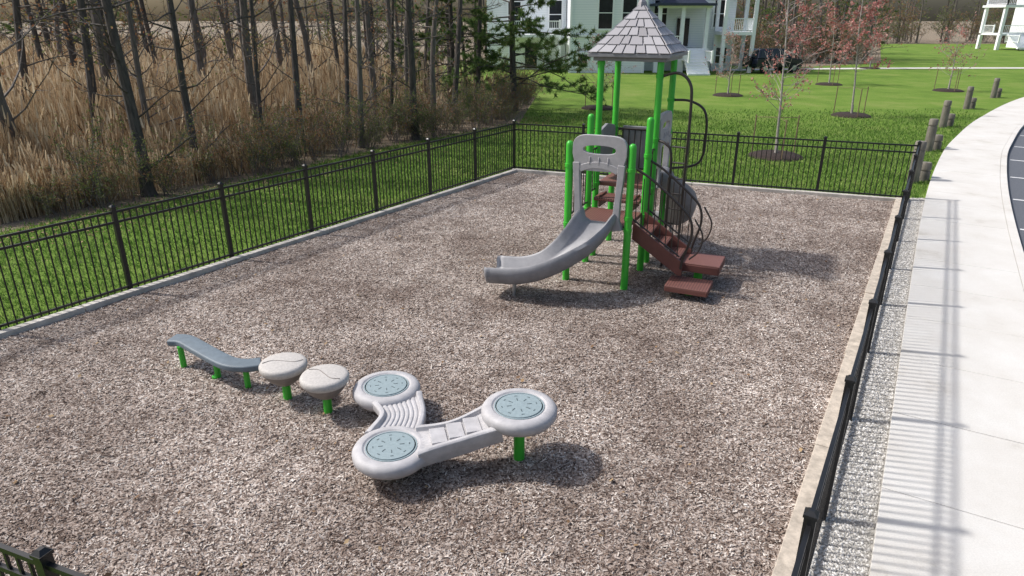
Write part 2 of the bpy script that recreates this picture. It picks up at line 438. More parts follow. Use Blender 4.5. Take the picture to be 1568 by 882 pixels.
for k in range(3):
    f=NR.uniform(.15,.95,n)[:,None]; c0=B+(T-B)*f; aa=NR.uniform(0,6.28,n); LL=NR.uniform(.25,.5,n)
    c1=c0+np.stack([np.cos(aa)*LL*.22,np.sin(aa)*LL*.22,LL*NR.uniform(.6,1.1,n)],1)
    polys.append(tri3(c0,c1,.0055*wk,aa+1.57))
f=NR.random(n)<.45
polys.append(tri3(T[f]-np.array([0,0,.05]),T[f]+np.stack([NR.normal(0,.06,f.sum()),NR.normal(0,.06,f.sum()),np.full(f.sum(),.26)],1),.018*wk[f],a[f]))
npmesh('reeds',np.concatenate(polys),m_reed)
# ---------------------------------------------------------------- trees
def rv(rng,s): return Vector((rng.gauss(0,s),rng.gauss(0,s),rng.gauss(0,s)))
def grow(mb,rng,p,d,L,r,seg,wob,up,sides,end=.25,mat=0):
    pts=[p.copy()];rad=[r]
    for i in range(seg):
        d=(d+rv(rng,wob)+Vector((0,0,up))).normalized(); p=p+d*(L/seg); pts.append(p); rad.append(r*(1-(1-end)*(i+1)/seg))
    mb.tube(pts,rad,sides,mat,False); return pts
def at(pts,t):
    x=t*(len(pts)-1); i=min(int(x),len(pts)-2); return pts[i].lerp(pts[i+1],x-i)
def leafq(mb,rng,p,s,mat):
    a=rv(rng,1).normalized()*s; b=a.cross(rv(rng,1)).normalized()*s*.6
    mb.add([p-a-b,p+a-b,p+a+b,p-a+b],[(0,1,2,3)],mat)
def bare(name,seed,h,r0,first,nb,blen,leaves,lsize,mats,sub=4,tw=3,rmin=.006,lowbias=1.0,trunkw=.05):
    rng=random.Random(seed); mb=MB()
    tr=grow(mb,rng,Vector((0,0,-.1)),Vector((0,0,1)),h,r0,9,trunkw,.05,9,.2)
    mb.tube([(0,0,-.1),(0,0,.12),(0,0,.5)],[r0*1.6,r0*1.2,r0*.97],9,0,False)
    for i in range(nb):
        t=first+(1-first)*rng.random()**lowbias; p=at(tr,t); az=rng.uniform(0,6.283); el=rng.uniform(.1,.9)
        d=Vector((math.cos(az)*math.cos(el),math.sin(az)*math.cos(el),math.sin(el)))
        L=blen*(1-.6*t)*rng.uniform(.4,1.2); r=max(rmin*1.5,r0*.28*(1-.6*t)*rng.uniform(.5,1))
        b=grow(mb,rng,p,d,L,r,4,.13,.04,4)
        for j in range(sub):
            tt=rng.uniform(.25,1); q0=at(b,tt); d2=((b[-1]-b[0]).normalized()+rv(rng,.55)).normalized()
            b2=grow(mb,rng,q0,d2,L*rng.uniform(.2,.45),max(rmin,r*.4),3,.15,.05,3)
            for k in range(tw):
                q1=at(b2,rng.uniform(.3,1)); d3=(d2+rv(rng,.6)).normalized()
                b3=grow(mb,rng,q1,d3,L*rng.uniform(.08,.2),rmin*.75,2,.15,.05,3)
                for l in range(leaves):
                    leafq(mb,rng,at(b3,rng.uniform(.3,1))+rv(rng,.04),lsize*rng.uniform(.6,1.3),1)
    return mb.mesh(name,mats)
def pine(name,seed,h,r0,first,nb,blen,dens=1,nn=11):
    rng=random.Random(seed); mb=MB()
    tr=grow(mb,rng,Vector((0,0,-.1)),Vector((0,0,1)),h,r0,9,.03,.06,9,.25)
    mb.tube([(0,0,-.1),(0,0,.12),(0,0,.5)],[r0*1.5,r0*1.2,r0*.97],9,0,False)
    for i in range(nb):
        t=first+(1-first)*((i+rng.random())/nb)**1.25; p=at(tr,t); az=rng.uniform(0,6.283); el=rng.uniform(-.1,.35)
        d=Vector((math.cos(az)*math.cos(el),math.sin(az)*math.cos(el),math.sin(el)))
        L=blen*(1-.65*t)*rng.uniform(.6,1.15)
        b=grow(mb,rng,p,d,L,r0*.2,5,.1,-.02,4)
        for j in range(int(9*dens)):
            tt=rng.uniform(.3,1); q0=at(b,tt); d2=(d+rv(rng,.5)).normalized(); d2.z=d2.z*.5+.1
            b2=grow(mb,rng,q0,d2,L*rng.uniform(.12,.3),.01,3,.12,.04,3)
            for k in range(5):
                q1=at(b2,rng.uniform(.35,1))
                for l in range(nn):
                    nd=(d2*.6+rv(rng,.6)).normalized(); ln=rng.uniform(.13,.26); sd=nd.cross(rv(rng,1)).normalized()*.017
                    mb.add([q1-sd,q1+sd,q1+nd*ln],[(0,1,2)],1)
    return mb.mesh(name,mats=[m_barkd,m_needle])
near_v=[bare('bare_tree_a%d'%i,20+i,11+i*.6,.15,.04,26,2.4,1,.03,[[m_bark,m_twigleaf],[m_barkd,m_twigleaf]][i%2],4,3,.006,.9) for i in range(4)]
far_v=[bare('woodland_tree_%d'%i,40+i,10+i,.14,.05,34,3.6,1,.07,[[m_bark,m_twigleaf],[m_barkd,m_green_l],[m_bark,m_twigleaf],[m_bark,m_green_l]][i],4,3,.010,1.0) for i in range(4)]
shr_v=[]
for i in range(4):
    rng=random.Random(80+i); mb=MB()
    for s in range(7):
        az=rng.uniform(0,6.28); d=Vector((math.cos(az)*.45,math.sin(az)*.45,1)).normalized()
        st=grow(mb,rng,Vector((rng.gauss(0,.15),rng.gauss(0,.15),-.05)),d,rng.uniform(1.3,2.8),.014,5,.12,0,4)
        for j in range(9):
            q0=at(st,rng.uniform(.2,1)); d2=(d+rv(rng,.6)).normalized(); b2=grow(mb,rng,q0,d2,rng.uniform(.3,.8),.007,3,.15,.02,3)
            for k in range(4):
                q1=at(b2,rng.uniform(.3,1)); b3=grow(mb,rng,q1,(d2+rv(rng,.6)).normalized(),rng.uniform(.1,.3),.005,2,.1,0,3)
                for l in range(2): leafq(mb,rng,at(b3,rng.random())+rv(rng,.04),.028,1)
    shr_v.append(mb.mesh('shrub_%d'%i,[m_bark,[m_green_l,m_twigleaf,m_twigleaf,m_green_l][i]]))
pine_v=[pine('pine_a',5,10,.17,.12,50,4.4,1.35,16),pine('pine_b',6,13,.2,.2,38,4.0,1)]
nearT=[(-11.9,16.5,1.1,(.0,-.08)),(-11.2,18.6,.9,(0,.03)),(-11.9,20.6,1.2,(0,.02)),(-9.0,16.6,1.0,(0,-.07)),(-8.5,18.3,.75,(0,.02)),(-8.2,22.3,1.1,(0,-.03)),
(-6.8,22.3,.8,(0,.02)),(-5.1,23.3,.7,(.02,.03)),(-5.3,27,.9,(0,-.02)),(-3.5,25.0,.95,(0,.02)),(-3.1,27.2,.8,(0,0)),(-2.4,29,.9,(0,.03)),(-1.5,31,.8,(0,-.03)),
(-10.2,23.5,1.0,(0,0)),(-13.5,24,1.1,(0,.02)),(-7.4,26.5,.9,(0,.02)),(-9.3,29,1.1,(0,-.02)),(-15,21,.9,(0,.04)),(-4.9,30.5,1.0,(0,.03)),(-6.4,33,1.0,(0,.02)),(-16.5,27,1.1,(0,0)),
(-4.2,28.2,.6,(0,.02)),(-5.9,25.0,.6,(0,-.03)),(-2.9,33,.8,(0,0)),(-4.2,36,.9,(0,0)),(-8.2,35,.9,(0,.03)),(-12,31,1.0,(0,-.02)),(-7.0,29.5,.7,(0,0)),
(-13.6,19.2,.8,(0,.05)),(-10.0,19.0,.6,(0,-.04)),(-7.6,20.8,.55,(0,.04)),(-9.4,25.6,.7,(0,.03)),(-11.6,27.4,.8,(0,-.03)),(-14.8,30,.8,(0,.02)),(-18.5,25,.8,(0,.03)),(-19.5,30,.9,(0,0)),(-6.2,31.2,.6,(0,-.03)),(-3.9,31.5,.55,(0,.03)),(-2.2,34.5,.6,(0,0)),(-5.4,35.5,.7,(0,.03)),(-10.3,33,.7,(0,0)),(-17,34,.9,(0,.03)),(-22,35,1,(0,-.02)),(-13,36,.8,(0,.02)),(-4.6,26.2,.5,(0,.05)),(-1.9,36.5,.7,(0,.02)),(-21,28,.8,(0,.0)),(-12.4,22.2,.6,(0,.03))]
for i,(x,y,s,t) in enumerate(nearT):
    link('bare_tree',near_v[(i*3+i//4)%4],(x,y,0),R.uniform(0,6.28),(s,s,.9+.1*s),None,t)
for x,y,s,k in((.1,32.5,1.0,0),(-2.7,32,.85,0),(-6,44,1.0,1)):
    link('pine_tree',pine_v[k],(x,y,0),R.uniform(0,6.28),s)
dw=empty('distant_woods')
def scatter(nm,vs,n,fx,sc,par):
    c=0
    while c<n:
        x,y=fx()
        if x is None: continue
        s=R.uniform(*sc); link(nm,R.choice(vs),(x,y,0),R.uniform(0,6.28),(s,s,s*R.uniform(.85,1.15)),par,(R.gauss(0,.03),R.gauss(0,.03))); c+=1
def z_left():
    y=R.uniform(38,85); x=R.uniform(-y*.86-3,bx(min(y,66))-1)
    if y>44 and x>-14 and y<56: return None,None
    return x,y
def z_back():
    return R.uniform(-14,32),R.uniform(76,100)
def z_right():
    y=R.uniform(69,92);x=R.uniform(22,.5*y); return x,y
def z_fr():
    return R.uniform(50,125),R.uniform(124,145)
scatter('woodland_tree',far_v,30,z_left,(.8,1.15),dw)
scatter('woodland_tree',far_v,20,z_back,(.8,1.2),dw)
scatter('woodland_tree',far_v,30,z_right,(.7,1.1),dw)
scatter('woodland_tree',far_v,44,z_fr,(.8,1.3),dw)
scatter('woodland_pine',pine_v[1:],5,z_left,(.8,1.2),dw)
scatter('woodland_pine',pine_v[1:],6,z_right,(.6,1.0),dw)
ug=empty('woodland_undergrowth')
def u_edge():
    y=R.uniform(14,40); return bx(y)-abs(R.gauss(.2,1.0))-.1,y
def u_left():
    y=R.uniform(28,62); return R.uniform(-y*.86-3,bx(min(y,66))-.5),y
def u_right():
    y=69+abs(R.gauss(0,6)); x=R.uniform(21,.5*y); return x,y
def u_fr(): return R.uniform(50,130),123+abs(R.gauss(0,6))
scatter('shrub',shr_v,130,u_edge,(.3,.8),ug)
scatter('shrub',shr_v,50,u_left,(.5,1.0),ug)
scatter('shrub',shr_v,60,u_right,(.8,1.6),ug)
scatter('shrub',shr_v,90,u_fr,(1.2,2.4),ug)
# ---------------------------------------------------------------- young trees with stakes
def young(x,y,h,seed,leafn=2,ls=.03):
    e=empty('young_maple_tree',(x,y,0))
    me=bare('trunk_and_branches',seed,h,.045,.22,38,1.9,leafn,ls,[m_barkl,m_redbud],4,3,.0065,1.0,.03)
    link('trunk_and_branches',me,(0,0,0),0,1,e)
    mb=MB(); mb.lathe((0,0,.005),[(.85,0),(.80,.05),(.62,.11),(.3,.13),(.04,.12)],24); mb.obj('mulch_ring',[m_ring],e,True)
    mb=MB()
    for a in(.4,2.5,4.6):
        px,py=.75*math.cos(a),.75*math.sin(a); mb.tube([(px,py,0),(px,py,1.25)],.02,6); mb.tube([(px,py,1.18),(0,0,1.22)],.009,4)
    mb.obj('stakes_and_ties',[m_stake],e)
young(8.35,21.67,5.6,11,2,.028);young(15.2,31.3,6.6,12,3,.045);young(20.8,46.6,5.6,13,2,.05);young(12.2,39.9,3.2,14,1,.03);young(26.2,42.5,3.6,15,1,.04);young(4.2,34,3.2,16,1,.03);young(31,62,6,17,2,.06);young(24,60,5,18,2,.06)
# ---------------------------------------------------------------- bollards
for x,y,h in((10.7,18.0,1.1),(13.7,22.6,1.05),(17.3,27.9,1.05),(21.9,33.8,1.05),(26.4,38.7,1.05)):
    mb=MB()
    for dx,dy,hh in((0,0,h),(.42,.25,.5)):
        mb.lathe((dx,dy,0),[(.14,0),(.14,hh-.24),(.115,hh-.235),(.115,hh-.2),(.14,hh-.195),(.137,hh-.04),(.11,hh)],16)
    mb.obj('wooden_bollard',[m_timber],loc=(x,y,0),smooth=True)
mb=MB(); pp=catmull([(17,60,0),(26,61.5,0),(40,62.5,0),(60,62,0),(90,60,0)],8)
for i in range(len(pp)-1):
    a,b=pp[i],pp[i+1]; mb.add([(a.x,a.y-.8,.02),(b.x,b.y-.8,.02),(b.x,b.y+.8,.02),(a.x,a.y+.8,.02)],[(0,1,2,3)])
mb.obj('footpath',[m_conc])
# ---------------------------------------------------------------- house
def railing(mb,p,q_,z,h,mat=0,sp=.14):
    p=Vector(p);q_=Vector(q_);d=q_-p;Ln=d.length;a=math.atan2(d.y,d.x);c=(p+q_)/2
    mb.box((c.x,c.y,z+h),(Ln,.08,.07),mat,a);mb.box((c.x,c.y,z+.1),(Ln,.06,.06),mat,a)
    k=max(1,int(Ln/sp))
    for i in range(1,k): e=p+d*i/k; mb.box((e.x,e.y,z+.1+(h-.1)/2),(.035,.035,h-.16),mat,a)
    for e in(p,q_): mb.box((e.x,e.y,z+h/2+.04),(.13,.13,h+.14),mat,a)
def gable(mb,x0,x1,y0,y1,z,rise,mat,over=.4,axis='y'):
    if axis=='y':
        xm=(x0+x1)/2
        for sx,xe in((-1,x0-over),(1,x1+over)):
            zz=z-over*rise/((x1-x0)/2)
            mb.add([(xe,y0-over,zz),(xm,y0-over,z+rise),(xm,y1+over,z+rise),(xe,y1+over,zz),(xe,y0-over,zz+.18),(xm,y0-over,z+rise+.18),(xm,y1+over,z+rise+.18),(xe,y1+over,zz+.18)],
              [(0,1,2,3),(7,6,5,4),(0,4,5,1),(2,6,7,3),(0,3,7,4),(1,5,6,2)],mat)
    else:
        ym=(y0+y1)/2
        for ye in(y0-over,y1+over):
            zz=z-over*rise/((y1-y0)/2)
            mb.add([(x0-over,ye,zz),(x0-over,ym,z+rise),(x1+over,ym,z+rise),(x1+over,ye,zz),(x0-over,ye,zz+.18),(x0-over,ym,z+rise+.18),(x1+over,ym,z+rise+.18),(x1+over,ye,zz+.18)],
              [(0,1,2,3),(7,6,5,4),(0,4,5,1),(2,6,7,3),(0,3,7,4),(1,5,6,2)],mat)
def window(fr,gl,x,y,z0,w,h,div=True):
    gl.box((x,y-.02,z0+h/2),(w,.05,h))
    for dx in(-w/2-.07,w/2+.07): fr.box((x+dx,y-.05,z0+h/2),(.14,.09,h+.002))
    for dz in(-.07,h+.09): fr.box((x,y-.06,z0+dz),(w+.36,.12,.16))
    if div: fr.box((x,y-.055,z0+h*.5),(w,.03,.06))
hs=empty('white_house',(0,0,0))
wl=MB();rf=MB();fr=MB();gl=MB()
wl.box((1.2,65.5,3.6),(6.6,9,7.2)); wl.box((7.5,63.5,3.9),(5.9,13,7.8)); wl.box((14.3,65,3.6),(7.6,11,7.2))
wl.add([(4.55,57,7.8),(10.45,57,7.8),(7.5,57,10.6),(4.55,70,7.8),(10.45,70,7.8),(7.5,70,10.6)],[(0,1,2),(5,4,3)])
gable(rf,4.55,10.45,57,70,7.8,2.8,0)
gable(rf,-2.1,4.5,61,70,7.2,2.4,0,.4,'x');gable(rf,10.5,18.1,59.5,70.5,7.2,2.6,0,.4,'x')
window(fr,gl,3.6,61,3.3,1.0,2.1); window(fr,gl,7.25,57,3.3,1.05,2.3); window(fr,gl,9.1,57,3.3,1.05,2.3); window(fr,gl,5.6,57,.5,.7,.9,False);window(fr,gl,.2,61,3.3,1.0,2.0)
window(fr,gl,12,59.5,3.4,1.0,2.0);window(fr,gl,16.8,59.5,3.4,.9,2.0);window(fr,gl,17.2,59.5,.6,.9,1.2)
fr.box((7.5,56.96,2.75),(5.95,.1,.22)); 
for x in(4.6,10.4): fr.box((x,56.95,3.9),(.18,.12,7.8))
fr.box((1.8,59.4,2.75),(4.2,3,.2))
railing(fr,(-.2,57.95),(3.8,57.95),2.85,1.0)
for x in(-.2,3.8): fr.box((x,57.95,1.35),(.2,.2,2.7))
gl.box((1.6,60.95,1.1),(1.0,.1,2.0))
fr.box((13.4,58.2,1.75),(4.2,2.5,.2)); 
for x in(11.5,13.3,15.2): fr.box((x,57.1,3.4),(.28,.28,3.1))
rf.box((13.4,58.0,5.05),(4.6,3.1,.18)); rf.box((13.4,58.3,5.3),(3.6,2.4,.3),0,0,None,.8)
fr.box((13.4,57.05,4.9),(4.2,.24,.22)); railing(fr,(11.5,57.1),(13.3,57.1),1.85,.9); gl.box((13.9,59.42,3.0),(1.0,.1,2.1))
for x in(11.5,13.4,15.3): fr.box((x,57.3,.85),(.45,.45,1.65))
for i in range(9):
    fr.box((14.3,56.9-i*.28,1.72-i*.2-.1),(1.7,.3,.2))
railing(fr,(13.45,56.9),(13.45,54.6),.9,.8);railing(fr,(15.2,56.9),(15.2,54.6),.9,.8)
for x in(16.6,18.9): 
    for y in(57.0,59.3): fr.box((x,y,3.6),(.26,.26,7.2))
fr.box((17.75,58.2,2.95),(2.6,2.6,.25)); railing(fr,(16.6,57.0),(18.9,57.0),3.08,.95);railing(fr,(18.9,57.0),(18.9,59.3),3.08,.95)
rf.box((17.75,58.2,7.3),(3.1,3.1,.25))
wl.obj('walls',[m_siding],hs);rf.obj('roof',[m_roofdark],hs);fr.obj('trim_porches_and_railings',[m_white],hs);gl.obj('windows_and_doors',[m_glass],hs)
h2=empty('white_house',(66,98.4,0))
wl=MB();rf=MB();fr=MB();gl=MB()
wl.box((17.5,6.8,4),(20,5,8)); gable(rf,7.5,27.5,4.3,9.3,8,2.4,0,.5,'x')
fr.box((8,2.1,2.0),(16,4.2,.25)); railing(fr,(0,0),(16,0),2.12,1.0,0,.22); railing(fr,(0,1.6),(0,4.2),2.12,1.0,0,.22)
for x in(0,3.5,7,10.5,14): fr.box((x,.1,3.75),(.38,.38,3.3)); fr.box((x,.1,.94),(.42,.42,1.85))
fr.box((0,4.1,3.75),(.38,.38,3.3)); fr.box((0,4.1,.94),(.42,.42,1.85))
fr.box((8,2.1,5.55),(16.8,4.8,.28)); railing(fr,(0,0),(16,0),5.7,1.0,0,.22); railing(fr,(0,0),(0,4.2),5.7,1.0,0,.22)
for i in range(9): fr.box((2.0,-.35-i*.3,1.95-i*.2),(2.4,.32,.2))
for x in(.75,3.25): railing(fr,(x,-.2),(x,-2.8),1.0,.9,0,.22)
for i in range(5): window(fr,gl,9+i*3.2,4.3,2.6,1.1,2.0)
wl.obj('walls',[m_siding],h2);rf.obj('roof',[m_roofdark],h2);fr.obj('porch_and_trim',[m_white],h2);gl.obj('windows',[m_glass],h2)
# ---------------------------------------------------------------- parked suv
def suv(x,y,rz):
    e=empty('parked_car',(x,y,0),rz)
    b=MB()
    def ext(prof,w0,w1=None,mat=0):
        w1=w1 or w0; n=len(prof)
        vs=[(px,-w,pz) for (px,pz),w in zip(prof,[w0 if pz<1.15 else w1 for px,pz in prof])]+[(px,w,pz) for (px,pz),w in zip(prof,[w0 if pz<1.15 else w1 for px,pz in prof])]
        b.add(vs,[tuple(range(n)),tuple(range(2*n-1,n-1,-1))]+[(i,n+i,n+(i+1)%n,(i+1)%n) for i in range(n)],mat)
    ext([(-2.2,.45),(-2.25,.75),(-2.2,1.12),(1.0,1.14),(2.1,1.02),(2.25,.8),(2.2,.45)],.92)
    ext([(-2.15,1.14),(-2.0,1.75),(-1.8,1.83),(.4,1.83),(1.05,1.141)],.90,.76)
    b.obj('body',[m_car],e,False,.04)
    g=MB()
    for sy in(-1,1):
        for x0,x1 in((-1.9,-1.1),(-1.0,-.2),(-.1,.5)): g.add([(x0,sy*.895,1.22),(x1,sy*.895,1.22),(x1-.05,sy*.80,1.68),(x0+.05,sy*.80,1.68)],[(0,1,2,3)])
    g.add([(.98,-.7,1.2),(.98,.7,1.2),(.52,.66,1.72),(.52,-.66,1.72)],[(0,1,2,3)]); g.add([(-2.16,-.7,1.22),(-2.16,.7,1.22),(-2.04,.66,1.68),(-2.04,-.66,1.68)],[(0,1,2,3)])
    g.obj('windows',[m_glass],e)
    w=MB()
    for wx in(-1.4,1.4):
        for sy in(-1,1): w.tube([(wx,sy*.72,.38),(wx,sy*.96,.38)],.38,20); w.tube([(wx,sy*.961,.38),(wx,sy*.97,.38)],.22,12,1)
    w.tube([(-2.27,0,.95),(-2.42,0,.95)],.34,20); w.obj('wheels',[m_tire,m_steel],e)
suv(20.9,57.6,math.radians(20))
# ---------------------------------------------------------------- PLAY STRUCTURE
ps=empty('playground_climbing_structure',(.90,10.68,0),math.atan2(UY,UX))
gp=MB()
def post(x,y,h,r=.058):
    gp.lathe((x,y,0),[(r,0),(r,h-.06),(r*.86,h-.025),(r*.5,h-.004),(.005,h)],18)
post(0,0,2.33);post(1,0,2.35);post(0,1,2.62);post(1,1,2.62)
for x,y in((0,1.42),(1,1.42),(0,2.42),(1,2.42)): post(x,y,3.58,.055)
post(2.0,.2,.16,.07);post(2.03,.75,.4,.07)
gp.obj('green_posts',[m_green],ps,True)
cl_=MB()
for x,y,zz in((0,0,(1.0,1.95,.3)),(1,0,(1.0,1.95,1.2)),(0,1,(1.0,1.85)),(1,1,(1.0,2.0)),(0,1.42,(1.36,2.2,3.4)),(1,1.42,(1.36,2.2,3.22)),(0,2.42,(1.36,2.2,3.4)),(1,2.42,(1.36,2.2,2.75))):
    for z in zz: cl_.lathe((x,y,z),[(.06,-.03),(.068,-.028),(.068,.028),(.06,.03)],16)
cl_.obj('post_clamps',[m_green],ps,True)
dk=MB()
def deck(x0,x1,y0,y1,z,t=.07):
    dk.box(((x0+x1)/2,(y0+y1)/2,z-t/2),(x1-x0,y1-y0,t))
deck(.03,.97,.03,.97,1.05);deck(.03,.97,1.44,2.40,1.40)
deck(.1,.9,1.0,1.42,1.22,.06)
for i,z in enumerate((.88,.71,.54)):
    deck(1.04+i*.25,1.27+i*.25,.27,.93,z,.04); 
dk.box((2.04,.78,.42),(.70,.62,.05)); dk.box((2.0,.12,.22),(.66,.52,.05))
dk.obj('perforated_decks_and_steps',[m_deck],ps,bevel=.012)
br=MB()
for y in(.24,.96):
    br.add([(1.02,y-.02,1.08),(1.02,y-.02,.80),(1.78,y-.02,.30),(1.85,y-.02,.30),(1.85,y-.02,.52),(1.02,y+.02,1.08),(1.02,y+.02,.80),(1.78,y+.02,.30),(1.85,y+.02,.30),(1.85,y+.02,.52)],
      [(0,1,2,3,4),(9,8,7,6,5),(0,5,6,1),(1,6,7,2),(2,7,8,3),(3,8,9,4),(4,9,5,0)])
br.box((2.04,.475,.36),(.66,.03,.12)); br.box((2.0,-.125,.18),(.64,.03,.07)); br.box((1.71,.78,.36),(.03,.62,.12)); br.box((2.375,.78,.36),(.03,.62,.12))
br.box((2.0,.375,.18),(.64,.03,.07));br.box((1.685,.12,.18),(.03,.5,.07));br.box((2.315,.12,.18),(.03,.5,.07))
for x in(.2,.8): br.box((x,1.21,1.15),(.03,.4,.2))
br.obj('stair_stringers',[m_brown],ps,bevel=.008)
rl=MB()
for y in(.2,1.0):
    top=catmull([(1.0,y,1.95),(1.3,y,1.78),(1.75,y,1.42),(1.92,y,1.22),(1.95,y,.95),(1.86,y,.62),(1.83,y,.42)],6); rl.tube(top,.02,8)
    rl.tube([(1.0,y,1.15),(1.8,y,.62)],.014,6)
    for i in range(8):
        x=1.06+i*.1; rl.tube([(x,y,1.12-(x-1)*.66),(x,y,1.9-(x-1)*.62)],.009,6)
    rl.tube(catmull([(1.98,y,1.25),(2.12,y,1.0),(2.08,y,.75),(1.95,y,.6)],5),.014,6)
def barrier(x0,y0,x1,y1,z0,z1,k=8):
    rl.tube([(x0,y0,z1),(x1,y1,z1)],.018,8);rl.tube([(x0,y0,z0+.08),(x1,y1,z0+.08)],.016,8)
    for i in range(1,k): 
        t=i/k; rl.tube([(x0+(x1-x0)*t,y0+(y1-y0)*t,z0+.08),(x0+(x1-x0)*t,y0+(y1-y0)*t,z1)],.009,6)
barrier(0,0.05,0,.95,1.05,1.85);barrier(0,1.05,0,1.4,1.2,2.0,4);barrier(1,1.03,1,1.4,1.2,2.05,5);barrier(.05,2.42,.95,2.42,1.4,2.2)
rl.tube(catmull([(1.03,1.42,3.22),(1.3,1.36,3.28),(1.5,1.32,3.15),(1.56,1.3,2.8),(1.56,1.3,1.5),(1.56,1.3,0)],6),.024,8)
rl.tube(catmull([(1.03,1.42,2.2),(1.2,1.36,2.15),(1.3,1.34,2.0),(1.32,1.33,1.4),(1.3,1.33,0)],6),.022,8)
for i in range(8): rl.tube([(1.31,1.335,.3+i*.26),(1.56,1.3,.3+i*.26)],.015,6)
rl.tube(catmull([(1.03,2.42,2.75),(1.35,2.35,2.75),(1.62,2.3,2.6),(1.68,2.3,2.2),(1.6,2.3,1.7),(1.05,2.3,1.55)],6),.022,8)
rl.obj('dark_railings_and_climbers',[m_rail],ps,True)
def hood(mb,M4,w,z0,z1,t=.07):
    def P(x,z,y): return M4@Vector((x,y,z))
    K=48
    def ring(pts,y): return [P(a,b,y) for a,b in pts]
    zm=z1-.5
    oc=[];ic=[]
    for k in range(K):
        a=2*math.pi*k/K; ca,sa=math.cos(a),math.sin(a)
        e=.38
        oc.append((math.copysign(abs(ca)**e,ca)*w/2*(1-.07*(sa<-.0)),z1-.25+math.copysign(abs(sa)**e,sa)*.25+.05*(sa>0)*(1-abs(ca)**2)))
        ic.append((math.copysign(abs(ca)**.8,ca)*w*.30,z1-.17+math.copysign(abs(sa)**.8,sa)*.065))
    vs=ring(oc,-t/2)+ring(ic,-t/2)+ring(oc,t/2)+ring(ic,t/2); fs=[]
    for k in range(K):
        q=(k+1)%K
        fs+=[(k,q,K+q,K+k),(2*K+q,2*K+k,3*K+k,3*K+q),(k,2*K+k,2*K+q,q),(K+q,3*K+q,3*K+k,K+k)]
    mb.add(vs,fs)
    up=(M4.to_3x3()@Vector((0,1,0)))
    for sx in(-1,1):
        pr=[(-.055,-t/2-.015),(.055,-t/2-.015),(.055,t/2+.015),(-.055,t/2+.015)]
        path=[P(sx*w*.42,zm+.12,0),P(sx*w*.41,zm-.1,0),P(sx*w*.38,(zm+z0)/2,0),P(sx*w*.36,z0+.1,0),P(sx*w*.40,z0-.06,0)]
        mb.sweep(path,pr,0,[1,.9,.8,1,1.5],up)
    brow=[P(a*w*.36/.8,zm+.02+.08*(1-(a/.8)**2),0) for a in [-.8+.2*k for k in range(9)]]
    mb.sweep(brow,[(-t/2-.01,-.05),(t/2+.01,-.05),(t/2+.01,.05),(-t/2-.01,.05)],0)
    zz=zm+.22
    for k in range(3): mb.tube([P((k-1)*w*.17,zz+.0,-t/2-.004),P((k-1)*w*.17,zz-.12,-t/2-.004)],.012,6)
hd=MB()
hood(hd,Matrix.Translation((.5,-.03,0)),.86,1.05,2.40)
hood(hd,Matrix.Translation((1.03,1.92,0))@Matrix.Rotation(math.pi/2,4,'Z'),.86,1.40,2.55)
hd.obj('slide_hoods',[m_lgrey],ps,True,.012)
hd=MB()
hd.sweep([(0,1.5,1.9),(0,1.65,2.0),(0,1.9,2.05),(0,2.2,2.0),(0,2.35,1.9)],[(-.03,-.42),(.03,-.42),(.03,.3),(-.03,.3)],0)
hd.tube([(-.03,1.75,2.15),(-.12,1.75,2.15)],.13,20); hd.tube([(-.121,1.75,2.15),(-.15,1.75,2.15)],.05,14)
hd.box((.5,2.46,1.85),(.7,.05,.8)); 
hd.obj('play_panels',[m_grey],ps,True,.01)
prof=[(-.34,.08),(-.35,.17),(-.31,.21),(-.27,.19),(-.235,.05),(-.14,0),(.14,0),(.235,.05),(.27,.19),(.31,.21),(.35,.17),(.34,.08),(.28,-.05),(.16,-.10),(-.16,-.10),(-.28,-.05)]
sl=MB()
path=catmull([(.5,.10,1.07),(.5,-.12,1.05),(.46,-.38,.93),(.34,-.62,.76),(.12,-.80,.58),(-.15,-.90,.44),(-.45,-.96,.36),(-.72,-.99,.34),(-.88,-1.0,.33)],5)
k=len(path); sl.sweep(path,prof,0,[.95]*(k-3)+[1.0,.97,.86])
path=catmull([(.98,1.92,1.42),(1.15,1.94,1.36),(1.32,2.08,1.12),(1.38,2.34,.84),(1.30,2.64,.6),(1.10,2.90,.44),(.80,3.05,.38)],5)
sl.sweep(path,prof,0,[.72]*len(path))
sl.obj('curved_slides',[m_grey],ps,True)
lg=MB(); lg.tube([(-.5,-1.0,0),(-.5,-.97,.30)],.03,12); lg.tube([(1.10,2.88,0),(1.10,2.88,.38)],.03,12)
lg.obj('slide_legs',[m_steel],ps,True)
rf=MB(); cx,cy=.5,1.92; hw=.66; z0,z1=3.56,4.33
rf.add([(cx-hw,cy-hw,z0),(cx+hw,cy-hw,z0),(cx+hw,cy+hw,z0),(cx-hw,cy+hw,z0),(cx,cy,z1)],[(3,2,1,0),(0,1,4),(1,2,4),(2,3,4),(3,0,4)])
rf.box((cx,cy,z0-.03),(2*hw+.05,2*hw+.05,.06)); rf.box((cx,cy,z0-.09),(2*hw-.1,2*hw-.1,.06))
rf.obj('roof_frame',[m_grey],ps,bevel=.01)
sh=MB(); rows=6
